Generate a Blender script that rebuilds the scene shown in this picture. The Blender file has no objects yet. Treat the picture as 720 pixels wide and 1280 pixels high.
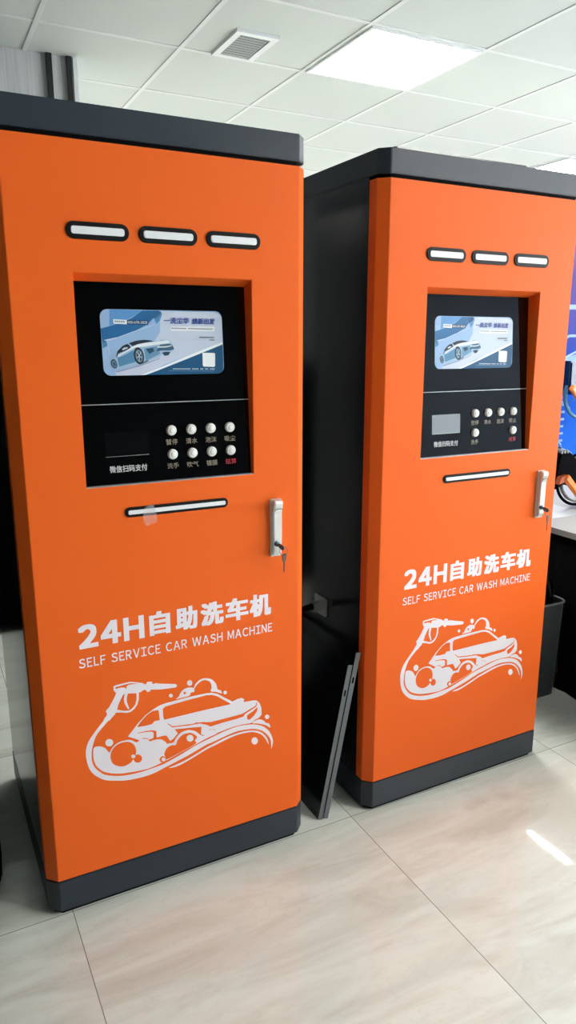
import bpy, bmesh, math, random
from mathutils import Vector, Matrix
from mathutils.geometry import tessellate_polygon
random.seed(4)
SC=bpy.context.scene; COL=SC.collection
PI=math.pi
# ------------------------------------------------------------------ helpers
def s2l(c):
    def f(v):
        v/=255.0
        return v/12.92 if v<=0.04045 else ((v+0.055)/1.055)**2.4
    return (f(c[0]),f(c[1]),f(c[2]),1.0)
def mat(name,rgb,rough=0.5,metal=0.0,spec=0.5,bump=None,vary=None,coat=0.0,emit=None,alpha=None):
    """Procedural principled material; bump=(scale,strength), vary=(scale,amount) adds noise."""
    m=bpy.data.materials.new(name); m.use_nodes=True
    nt=m.node_tree; b=nt.nodes['Principled BSDF']
    b.inputs['Base Color'].default_value=s2l(rgb)
    b.inputs['Roughness'].default_value=rough; b.inputs['Metallic'].default_value=metal
    b.inputs['Specular IOR Level'].default_value=spec
    b.inputs['Coat Weight'].default_value=coat; b.inputs['Coat Roughness'].default_value=0.05
    if emit:
        b.inputs['Emission Color'].default_value=s2l(emit[0]); b.inputs['Emission Strength'].default_value=emit[1]
    if alpha is not None: b.inputs['Alpha'].default_value=alpha
    if bump or vary:
        tc=nt.nodes.new('ShaderNodeTexCoord')
    if bump:
        n=nt.nodes.new('ShaderNodeTexNoise'); n.inputs['Scale'].default_value=bump[0]; n.inputs['Detail'].default_value=3
        nt.links.new(tc.outputs['Object'],n.inputs['Vector'])
        u=nt.nodes.new('ShaderNodeBump'); u.inputs['Strength'].default_value=bump[1]; u.inputs['Distance'].default_value=0.002
        nt.links.new(n.outputs['Fac'],u.inputs['Height']); nt.links.new(u.outputs['Normal'],b.inputs['Normal'])
    if vary:
        n=nt.nodes.new('ShaderNodeTexNoise'); n.inputs['Scale'].default_value=vary[0]; n.inputs['Detail'].default_value=4
        nt.links.new(tc.outputs['Object'],n.inputs['Vector'])
        mx=nt.nodes.new('ShaderNodeMix'); mx.data_type='RGBA'
        c=s2l(rgb); a=vary[1]
        mx.inputs['A'].default_value=tuple(min(1,v*(1-a)) for v in c[:3])+(1,)
        mx.inputs['B'].default_value=tuple(min(1,v*(1+a)) for v in c[:3])+(1,)
        nt.links.new(n.outputs['Fac'],mx.inputs['Factor']); nt.links.new(mx.outputs['Result'],b.inputs['Base Color'])
    return m
def link(name,bm,mats,parent=None,bevel=0.0,smooth=False,seg=2):
    if bevel>0:
        es=[e for e in bm.edges if len(e.link_faces)==2 and e.calc_face_angle(0)>0.5]
        bmesh.ops.bevel(bm,geom=es,offset=bevel,segments=seg,affect='EDGES',clamp_overlap=True)
    me=bpy.data.meshes.new(name); bm.to_mesh(me); bm.free()
    if not isinstance(mats,(list,tuple)): mats=[mats]
    for m in mats: me.materials.append(m)
    if smooth:
        for p in me.polygons: p.use_smooth=True
    o=bpy.data.objects.new(name,me); COL.objects.link(o)
    if parent: o.parent=parent
    return o
def thing(name,label,cat,loc=(0,0,0),rz=0,group=None):
    o=bpy.data.objects.new(name,None); COL.objects.link(o)
    o.empty_display_size=0.05
    o.location=loc; o.rotation_euler=(0,0,rz); o['label']=label; o['category']=cat
    if group: o['group']=group
    return o
def tag(o,label,cat,group=None):
    o['label']=label; o['category']=cat
    if group: o['group']=group
    return o
def struct(name,bm,m,label=None,bevel=0,parent=None):
    o=link(name,bm,m,parent,bevel)
    if not parent: o['kind']='structure'
    if label: o['label']=label
    return o
def NB(): return bmesh.new()
def fix(bm): bmesh.ops.recalc_face_normals(bm,faces=bm.faces[:]); return bm
def box(bm,x0,x1,y0,y1,z0,z1,mi=0):
    v=[bm.verts.new((x,y,z)) for z in (z0,z1) for y in (y0,y1) for x in (x0,x1)]
    for f in ((0,2,3,1),(4,5,7,6),(0,1,5,4),(2,6,7,3),(0,4,6,2),(1,3,7,5)):
        bm.faces.new([v[i] for i in f]).material_index=mi
    return v
def B(x0,x1,y0,y1,z0,z1):
    bm=NB(); box(bm,x0,x1,y0,y1,z0,z1); return bm
def prism(bm,pts,axis,a,b,mi=0):
    """polygon pts (2D) extruded along axis from a to b; 'z': (x,y), 'y': (x,z), 'x': (y,z)"""
    def P(p,t): return {'z':(p[0],p[1],t),'y':(p[0],t,p[1]),'x':(t,p[0],p[1])}[axis]
    lo=[bm.verts.new(P(p,a)) for p in pts]; hi=[bm.verts.new(P(p,b)) for p in pts]
    n=len(pts)
    bm.faces.new(lo[::-1]).material_index=mi; bm.faces.new(hi).material_index=mi
    for i in range(n):
        bm.faces.new((lo[i],lo[(i+1)%n],hi[(i+1)%n],hi[i])).material_index=mi
    fix(bm); return bm
def rrect(x0,x1,z0,z1,r,n=6):
    out=[]
    for cx,cz,a0 in ((x1-r,z1-r,0),(x0+r,z1-r,90),(x0+r,z0+r,180),(x1-r,z0+r,270)):
        for k in range(n+1):
            a=math.radians(a0+90*k/n); out.append((cx+r*math.cos(a),cz+r*math.sin(a)))
    return out
def tube(bm,pts,r,n=10,closed=False,cap=True,mi=0):
    pts=[Vector(p) for p in pts]; N=len(pts); rings=[]
    up=Vector((0,0,1)); prev=None
    for i,p in enumerate(pts):
        a=pts[(i-1)%N] if (closed or i>0) else p; b=pts[(i+1)%N] if (closed or i<N-1) else p
        t=(b-a).normalized()
        if prev is None:
            s=t.cross(up)
            if s.length<1e-3: s=t.cross(Vector((1,0,0)))
        else: s=prev-t*prev.dot(t)
        s.normalize(); prev=s; w=t.cross(s)
        rr=r[i] if isinstance(r,(list,tuple)) else r
        rings.append([bm.verts.new(p+(s*math.cos(2*PI*k/n)+w*math.sin(2*PI*k/n))*rr) for k in range(n)])
    for i in range(N if closed else N-1):
        A,C=rings[i],rings[(i+1)%N]
        for k in range(n):
            f=bm.faces.new((A[k],A[(k+1)%n],C[(k+1)%n],C[k])); f.smooth=True; f.material_index=mi
    if cap and not closed:
        bm.faces.new(rings[0][::-1]).material_index=mi; bm.faces.new(rings[-1]).material_index=mi
    fix(bm); return bm
def lathe_y(bm,cx,cz,prof,n=28,mi=0):
    """prof: list of (radius, y) from back to front, revolve about an axis parallel to y"""
    rings=[]
    for r,y in prof:
        if r<1e-6: rings.append([bm.verts.new((cx,y,cz))])
        else: rings.append([bm.verts.new((cx+r*math.cos(2*PI*k/n),y,cz+r*math.sin(2*PI*k/n))) for k in range(n)])
    for A,C in zip(rings[:-1],rings[1:]):
        for k in range(n):
            a=[A[k%len(A)],A[(k+1)%n%len(A)]] if len(A)>1 else [A[0]]
            c=[C[(k+1)%n],C[k]] if len(C)>1 else [C[0]]
            f=bm.faces.new(a+c); f.smooth=True; f.material_index=mi
    if len(rings[0])>1: bm.faces.new(rings[0])
    fix(bm); return bm
def smooth_loop(pts,sub=4):
    n=len(pts); out=[]
    for i in range(n):
        p0,p1,p2,p3=pts[i-1],pts[i],pts[(i+1)%n],pts[(i+2)%n]
        for k in range(sub):
            t=k/sub
            out.append(tuple(0.5*((2*p1[j])+(-p0[j]+p2[j])*t+(2*p0[j]-5*p1[j]+4*p2[j]-p3[j])*t*t+(-p0[j]+3*p1[j]-3*p2[j]+p3[j])*t**3) for j in (0,1)))
    return out
def flat(bm,pts,yfun,mi=0):
    """fill a 2D outline (x,z) as a thin decal; yfun(x,z) gives its y"""
    vs=[bm.verts.new((x,yfun(x,z),z)) for x,z in pts]
    tris=tessellate_polygon([[Vector((x,z,0)) for x,z in pts]])
    for t in tris:
        try: f=bm.faces.new([vs[i] for i in t])
        except ValueError: continue
        f.normal_update()
        if f.normal.y>0: f.normal_flip()
        f.material_index=mi
def text_geo(body,shear=0.0):
    """2D triangles of a piece of lettering in em units, moved to the origin, with its width and height"""
    cu=bpy.data.curves.new('lettering','FONT'); cu.body=body; cu.size=1.0; cu.shear=shear
    cu.resolution_u=4; cu.fill_mode='FRONT'
    o=bpy.data.objects.new('lettering',cu); COL.objects.link(o)
    dg=bpy.context.evaluated_depsgraph_get(); dg.update()
    me=bpy.data.meshes.new_from_object(o.evaluated_get(dg))
    V=[(v.co.x,v.co.y) for v in me.vertices]; F=[tuple(p.vertices) for p in me.polygons]
    bpy.data.objects.remove(o); bpy.data.curves.remove(cu); bpy.data.meshes.remove(me)
    x0=min(v[0] for v in V); x1=max(v[0] for v in V); y0=min(v[1] for v in V); y1=max(v[1] for v in V)
    return [((x-x0)/(x1-x0),(y-y0)/(y1-y0)) for x,y in V],F,x1-x0,y1-y0
def put_text(bm,geo,x0,x1,z0,z1,yfun,mi=0,dx=0.0,dz=0.0):
    """lay lettering into a box; dx,dz thicken its strokes"""
    V,F=geo[:2]
    sh=[(0,0)] if dx==0 else [(0,0)]+[(1,0),(-1,0),(0,1),(0,-1),(1,1),(1,-1),(-1,1),(-1,-1)]
    x0+=dx; x1-=dx; z0+=dz; z1-=dz
    for q,(a,c) in enumerate(sh):
        vs=[]
        for u,w in V:
            x=x0+(x1-x0)*u+a*dx; z=z0+(z1-z0)*w+c*dz; vs.append(bm.verts.new((x,yfun(x,z)-q*8e-6,z)))
        for f in F:
            try: g=bm.faces.new([vs[i] for i in f])
            except ValueError: continue
            g.normal_update()
            if g.normal.y>0: g.normal_flip()
            g.material_index=mi
WIDE=lambda s: ''.join(chr(ord(c)+0xFEE0) if '!'<=c<='~' else c for c in s)
def put_line(bm,s,x0,x1,z0,z1,yfun,mi=0,gap=0.20,space=0.42,dx=0.0,dz=0.0):
    """letter by letter, in the plain grotesque letters, letters spaced by gap*height"""
    G=[T(WIDE(c)) if c!=' ' else None for c in s]
    hh=z1-z0; tot=sum(g[2] for g in G if g); ng=0
    for a,c in zip(s[:-1],s[1:]):
        if a!=' ' and c!=' ': ng+=1
    gaps=ng*gap*hh+sum(1 for c in s if c==' ')*space*hh
    k=(x1-x0-gaps)/tot; x=x0
    for i,g in enumerate(G):
        if g is None: x+=space*hh; continue
        put_text(bm,g,x,x+g[2]*k,z0,z1,yfun,mi,dx,dz); x+=g[2]*k
        if i+1<len(G) and G[i+1] is not None: x+=gap*hh
# ------------------------------------------------------------------ traced artwork (metres on the machine front)
LOGO=[(0,0,[(0.1572,0.5719),(0.1625,0.5735),(0.1836,0.5744),(0.1955,0.5748),(0.2021,0.5731),(0.2259,0.5649),(0.2311,0.5608),(0.236,0.5597),(0.2361,0.5637),(0.24,0.5648),(0.2476,0.5634),(0.2508,0.5607),(0.249,0.5579),(0.2533,0.5561),(0.2572,0.5572),(0.2708,0.553),(0.3069,0.5439),(0.3113,0.5403),(0.3094,0.5354),(0.3051,0.5346),(0.2702,0.5379),(0.2494,0.5421),(0.2456,0.543),(0.2438,0.5394),(0.2388,0.5382),(0.2351,0.5408),(0.2342,0.5439),(0.2294,0.5467),(0.2208,0.5424),(0.2162,0.5423),(0.2157,0.5262),(0.2116,0.5127),(0.2041,0.5029),(0.1944,0.4971),(0.185,0.4966),(0.1719,0.501),(0.1593,0.5041),(0.1546,0.4992),(0.1426,0.4864),(0.1376,0.5006),(0.138,0.5071),(0.1357,0.5133),(0.1454,0.523),(0.1569,0.5416),(0.1625,0.5531),(0.1572,0.5614)]),
(0,1,[(0.1382,0.5019),(0.1278,0.4887),(0.1293,0.4906),(0.1071,0.4662),(0.0917,0.4459),(0.0844,0.4233),(0.0849,0.3971),(0.0911,0.3719),(0.103,0.3537),(0.1231,0.3364),(0.1493,0.3264),(0.1787,0.3191),(0.2173,0.3167),(0.2472,0.3195),(0.2702,0.3258),(0.2847,0.3293),(0.3198,0.3388),(0.3436,0.3458),(0.3827,0.3588),(0.396,0.3609),(0.4316,0.3686),(0.467,0.3742),(0.5048,0.371),(0.5271,0.3642),(0.5432,0.3536),(0.5561,0.3388),(0.5642,0.3219),(0.5657,0.2978),(0.5664,0.2976),(0.5707,0.3135),(0.5701,0.3236),(0.5659,0.3378),(0.5578,0.353),(0.5433,0.3681),(0.524,0.3785),(0.5018,0.3849),(0.4672,0.3877),(0.4319,0.3834),(0.3952,0.3749),(0.356,0.3652),(0.3144,0.3503),(0.2735,0.3378),(0.2603,0.3354),(0.218,0.3318),(0.1849,0.3324),(0.1552,0.3373),(0.1291,0.3474),(0.1164,0.3571),(0.103,0.3743),(0.097,0.3922),(0.0967,0.4083),(0.0983,0.4224),(0.1023,0.4372),(0.109,0.4542),(0.1202,0.4685),(0.1408,0.4877),(0.1582,0.5021)]),
(0,1,[(0.2821,0.3223),(0.3046,0.3204),(0.3431,0.3313),(0.3823,0.3454),(0.4049,0.3506),(0.4419,0.3596),(0.4731,0.364),(0.5047,0.362),(0.5238,0.3554),(0.5382,0.3451),(0.5495,0.3291),(0.5566,0.3141),(0.5582,0.3153),(0.5544,0.3294),(0.5447,0.345),(0.5271,0.3594),(0.5016,0.367),(0.4669,0.3688),(0.4315,0.3639),(0.3959,0.3546),(0.3825,0.351),(0.3433,0.3369),(0.3195,0.3296),(0.2932,0.3247)]),
(1,0,[(0.1612,0.5687),(0.1834,0.5702),(0.1967,0.5709),(0.2152,0.5658),(0.1939,0.5681),(0.1884,0.5656),(0.1862,0.559),(0.183,0.5631),(0.1726,0.565),(0.1625,0.5639)]),
(1,0,[(0.1795,0.5463),(0.1927,0.5455),(0.2105,0.5419),(0.2101,0.5275),(0.2065,0.5139),(0.1994,0.5064),(0.1906,0.5018),(0.18,0.5036),(0.1626,0.5108),(0.1664,0.5236),(0.1738,0.5376)]),
(2,0,[(0.1823,0.5485),(0.1901,0.5466),(0.1869,0.5359),(0.1864,0.526),(0.1886,0.5168),(0.1914,0.5074),(0.1886,0.5052),(0.184,0.5142),(0.1802,0.5246),(0.1797,0.5348)]),
(0,1,[(0.103,0.4269),(0.1101,0.4287),(0.1203,0.4256),(0.1291,0.4191),(0.1381,0.4055),(0.1433,0.4123),(0.1517,0.4209),(0.1653,0.426),(0.1814,0.4261),(0.1921,0.4232),(0.2047,0.4139),(0.2137,0.4186),(0.2247,0.418),(0.2328,0.4141),(0.238,0.4072),(0.2465,0.4086),(0.2632,0.4065),(0.2731,0.399),(0.2798,0.3893),(0.2738,0.38),(0.2703,0.3657),(0.2672,0.3589),(0.2605,0.3547),(0.2592,0.3489),(0.2623,0.3419),(0.2366,0.3361),(0.2198,0.3355),(0.1852,0.3384),(0.1556,0.3435),(0.1294,0.3542),(0.1168,0.3644),(0.1059,0.3794),(0.101,0.3983),(0.101,0.4158)]),
(1,1,[(0.1405,0.396),(0.1444,0.4082),(0.1542,0.4187),(0.1678,0.423),(0.1812,0.4217),(0.1931,0.4155),(0.1994,0.4064),(0.2024,0.3936),(0.2011,0.3835),(0.195,0.3717),(0.1864,0.3636),(0.1726,0.3595),(0.1593,0.3625),(0.1464,0.3721),(0.1412,0.384)]),
(1,1,[(0.2157,0.3673),(0.2151,0.3641),(0.2134,0.3614),(0.211,0.3596),(0.2081,0.3589),(0.2048,0.3593),(0.2017,0.3607),(0.1989,0.3631),(0.1967,0.3662),(0.1954,0.3696),(0.1951,0.3732),(0.1957,0.3764),(0.1974,0.3791),(0.1997,0.3808),(0.2027,0.3816),(0.2059,0.3812),(0.2091,0.3798),(0.2119,0.3774),(0.214,0.3744),(0.2154,0.3709)]),
(2,1,[(0.1997,0.3779),(0.1994,0.3764),(0.1986,0.3752),(0.1975,0.3744),(0.1961,0.374),(0.1946,0.3742),(0.1931,0.3749),(0.1918,0.376),(0.1908,0.3774),(0.1901,0.379),(0.19,0.3806),(0.1903,0.3821),(0.1911,0.3833),(0.1922,0.3841),(0.1936,0.3844),(0.1951,0.3843),(0.1966,0.3836),(0.1979,0.3825),(0.1989,0.3811),(0.1995,0.3795)]),
(0,1,[(0.1481,0.4323),(0.1486,0.4292),(0.1482,0.4263),(0.1469,0.4238),(0.1449,0.4219),(0.1424,0.4209),(0.1396,0.4209),(0.1368,0.4218),(0.1342,0.4236),(0.1322,0.4261),(0.1309,0.429),(0.1305,0.432),(0.1309,0.4349),(0.1322,0.4374),(0.1341,0.4393),(0.1367,0.4403),(0.1394,0.4403),(0.1422,0.4394),(0.1448,0.4376),(0.1468,0.4352)]),
(0,1,[(0.2798,0.3887),(0.2898,0.3887),(0.297,0.3892),(0.3045,0.4),(0.3164,0.41),(0.331,0.4126),(0.3426,0.4104),(0.3557,0.4034),(0.3671,0.3911),(0.3768,0.386),(0.3836,0.3945),(0.3958,0.3984),(0.4077,0.3928),(0.4129,0.3836),(0.3832,0.3765),(0.3531,0.3675),(0.3058,0.3533),(0.2752,0.344),(0.2628,0.3414),(0.2597,0.3488),(0.2614,0.3544),(0.2672,0.3589),(0.2703,0.3657),(0.2738,0.38)]),
(1,1,[(0.2719,0.3622),(0.2755,0.3734),(0.2823,0.3801),(0.2924,0.3822),(0.3024,0.3807),(0.3071,0.3917),(0.3176,0.4017),(0.3308,0.4047),(0.3453,0.4015),(0.3582,0.3879),(0.3523,0.3786),(0.3532,0.3694),(0.3058,0.3548),(0.2782,0.3475),(0.2756,0.3535)]),
(2,1,[(0.3487,0.3867),(0.3481,0.3839),(0.3468,0.3816),(0.3447,0.38),(0.3421,0.3793),(0.3393,0.3796),(0.3366,0.3808),(0.3341,0.3828),(0.3322,0.3855),(0.331,0.3885),(0.3306,0.3915),(0.3312,0.3943),(0.3325,0.3966),(0.3346,0.3982),(0.3371,0.3988),(0.3399,0.3986),(0.3427,0.3974),(0.3452,0.3954),(0.3471,0.3927),(0.3483,0.3897)]),
(1,1,[(0.2768,0.3473),(0.2762,0.3446),(0.2749,0.3424),(0.273,0.3409),(0.2706,0.3403),(0.2679,0.3406),(0.2653,0.3418),(0.263,0.3437),(0.2612,0.3463),(0.2602,0.3492),(0.2599,0.3521),(0.2604,0.3548),(0.2617,0.357),(0.2636,0.3584),(0.266,0.3591),(0.2686,0.3588),(0.2712,0.3576),(0.2735,0.3557),(0.2753,0.3531),(0.2764,0.3502)]),
(2,1,[(0.2748,0.3482),(0.2745,0.3465),(0.2737,0.3452),(0.2725,0.3443),(0.2711,0.344),(0.2695,0.3441),(0.2679,0.3449),(0.2666,0.346),(0.2655,0.3476),(0.2648,0.3493),(0.2646,0.351),(0.265,0.3527),(0.2657,0.354),(0.2669,0.3549),(0.2683,0.3552),(0.2699,0.3551),(0.2715,0.3544),(0.2729,0.3532),(0.2739,0.3516),(0.2746,0.3499)]),
(0,0,[(0.1845,0.4347),(0.1988,0.4501),(0.2103,0.4633),(0.2302,0.4803),(0.2471,0.4894),(0.2613,0.4954),(0.2686,0.4974),(0.2826,0.4991),(0.3397,0.5013),(0.3865,0.5008),(0.4013,0.4986),(0.4161,0.4924),(0.4339,0.4781),(0.4561,0.4614),(0.4623,0.463),(0.4716,0.4655),(0.4825,0.4654),(0.4893,0.4597),(0.487,0.4524),(0.5026,0.4512),(0.5153,0.4507),(0.5247,0.4475),(0.5326,0.4383),(0.5373,0.4245),(0.5381,0.4051),(0.5306,0.3974),(0.521,0.395),(0.5082,0.3877),(0.4829,0.3897),(0.4579,0.3898),(0.4363,0.3876),(0.4148,0.3844),(0.406,0.3961),(0.394,0.3998),(0.3833,0.3942),(0.3786,0.3868),(0.3692,0.3917),(0.3707,0.4124),(0.3011,0.4234),(0.3087,0.4108),(0.2973,0.3992),(0.2886,0.3948),(0.2846,0.4026),(0.2793,0.4125),(0.268,0.414),(0.2545,0.4131),(0.2519,0.4317),(0.2478,0.4328),(0.247,0.415),(0.2371,0.4123),(0.2305,0.418),(0.2237,0.4207),(0.2109,0.4181),(0.2056,0.4216),(0.195,0.4283)]),
(1,0,[(0.2077,0.454),(0.2173,0.4659),(0.2329,0.4797),(0.247,0.4865),(0.2609,0.4857),(0.2627,0.4826),(0.2642,0.4579),(0.2514,0.4587),(0.2442,0.4523),(0.2262,0.4521)]),
(1,0,[(0.2732,0.486),(0.2795,0.4904),(0.3395,0.4938),(0.3863,0.4954),(0.4011,0.4929),(0.4159,0.4854),(0.4337,0.4705),(0.452,0.4555),(0.3687,0.4565),(0.3238,0.4561),(0.2753,0.4562),(0.2734,0.4651)]),
(1,0,[(0.3532,0.4283),(0.3678,0.4255),(0.3975,0.4191),(0.4431,0.4194),(0.4834,0.4203),(0.5023,0.4273),(0.5182,0.4329),(0.5234,0.4374),(0.5209,0.4437),(0.524,0.4423),(0.5259,0.4368),(0.522,0.4307),(0.5054,0.4237),(0.4912,0.4184),(0.4858,0.4118),(0.4676,0.4101),(0.4275,0.4093),(0.3948,0.4068),(0.3854,0.4139),(0.3677,0.4224),(0.356,0.4242)]),
(1,0,[(0.5265,0.4296),(0.5251,0.4179),(0.5154,0.406),(0.5035,0.3985),(0.4969,0.4011),(0.4958,0.4118),(0.5022,0.4156),(0.5133,0.4202)]),
(1,0,[(0.2822,0.4437),(0.2847,0.4436),(0.296,0.4332),(0.3374,0.4277),(0.3785,0.4243),(0.3799,0.4221),(0.3373,0.4247),(0.2953,0.4304)]),
(1,0,[(0.2086,0.4384),(0.2311,0.4378),(0.2448,0.436),(0.2544,0.4311),(0.2549,0.4099),(0.2472,0.412),(0.2479,0.4283),(0.2433,0.4325),(0.231,0.4352),(0.2091,0.4368)]),
(0,1,[(0.3504,0.5368),(0.35,0.5345),(0.349,0.5325),(0.3475,0.5312),(0.3456,0.5305),(0.3435,0.5306),(0.3415,0.5314),(0.3397,0.5329),(0.3383,0.5349),(0.3375,0.5373),(0.3372,0.5397),(0.3376,0.542),(0.3386,0.544),(0.3401,0.5453),(0.342,0.546),(0.344,0.5459),(0.346,0.5451),(0.3478,0.5436),(0.3493,0.5416),(0.3501,0.5392)]),
(0,1,[(0.2993,0.5147),(0.299,0.5132),(0.2983,0.5119),(0.2972,0.5111),(0.2958,0.5107),(0.2944,0.5108),(0.2929,0.5114),(0.2916,0.5124),(0.2906,0.5138),(0.29,0.5153),(0.2898,0.5169),(0.2901,0.5184),(0.2908,0.5196),(0.2919,0.5205),(0.2933,0.5209),(0.2947,0.5208),(0.2962,0.5202),(0.2975,0.5192),(0.2985,0.5178),(0.2991,0.5163)]),
(0,1,[(0.4417,0.4898),(0.4414,0.4884),(0.4407,0.4871),(0.4396,0.4863),(0.4383,0.4859),(0.4368,0.486),(0.4353,0.4866),(0.4339,0.4876),(0.4329,0.489),(0.4322,0.4905),(0.432,0.4921),(0.4323,0.4935),(0.433,0.4947),(0.4341,0.4955),(0.4355,0.4959),(0.437,0.4958),(0.4384,0.4952),(0.4398,0.4942),(0.4408,0.4929),(0.4415,0.4914)]),
(0,1,[(0.5603,0.3922),(0.56,0.3902),(0.5591,0.3887),(0.5576,0.3876),(0.5558,0.3872),(0.5538,0.3874),(0.5518,0.3882),(0.55,0.3895),(0.5486,0.3913),(0.5477,0.3933),(0.5474,0.3954),(0.5477,0.3973),(0.5486,0.3989),(0.5501,0.3999),(0.5519,0.4004),(0.5539,0.4002),(0.5559,0.3994),(0.5577,0.398),(0.5591,0.3963),(0.56,0.3942)]),
(0,1,[(0.5265,0.331),(0.526,0.328),(0.5246,0.3254),(0.5225,0.3237),(0.5199,0.3229),(0.517,0.3232),(0.5142,0.3245),(0.5116,0.3267),(0.5096,0.3295),(0.5083,0.3327),(0.5079,0.3361),(0.5084,0.3391),(0.5097,0.3416),(0.5118,0.3434),(0.5144,0.3441),(0.5173,0.3439),(0.5201,0.3426),(0.5227,0.3405),(0.5247,0.3376),(0.526,0.3344)]),
(0,1,[(0.3068,0.5037),(0.3141,0.5082),(0.3187,0.5167),(0.3261,0.5239),(0.3377,0.5271),(0.3491,0.5251),(0.3534,0.5226),(0.358,0.5315),(0.3699,0.5407),(0.3832,0.542),(0.3992,0.5366),(0.4108,0.524),(0.415,0.5125),(0.4163,0.5046),(0.4252,0.4994),(0.4275,0.4907),(0.4132,0.4983),(0.3984,0.5035),(0.4007,0.5127),(0.3989,0.5252),(0.3932,0.5325),(0.3816,0.5375),(0.3698,0.5348),(0.3608,0.5278),(0.3554,0.5201),(0.3545,0.5119),(0.3458,0.5118),(0.3413,0.5048),(0.3225,0.5038)]),
(1,1,[(0.3332,0.5139),(0.333,0.5129),(0.3325,0.5121),(0.3318,0.5115),(0.3309,0.5113),(0.33,0.5113),(0.329,0.5117),(0.3281,0.5124),(0.3275,0.5133),(0.3271,0.5143),(0.3269,0.5153),(0.3271,0.5163),(0.3276,0.5171),(0.3283,0.5177),(0.3292,0.5179),(0.3302,0.5179),(0.3311,0.5175),(0.332,0.5168),(0.3327,0.5159),(0.3331,0.5149)]),
(0,1,[(0.5107,0.3864),(0.521,0.3918),(0.5338,0.3918),(0.545,0.3841),(0.5498,0.378),(0.5596,0.3723),(0.5628,0.3601),(0.5498,0.3706),(0.5273,0.3812)])]
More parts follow.
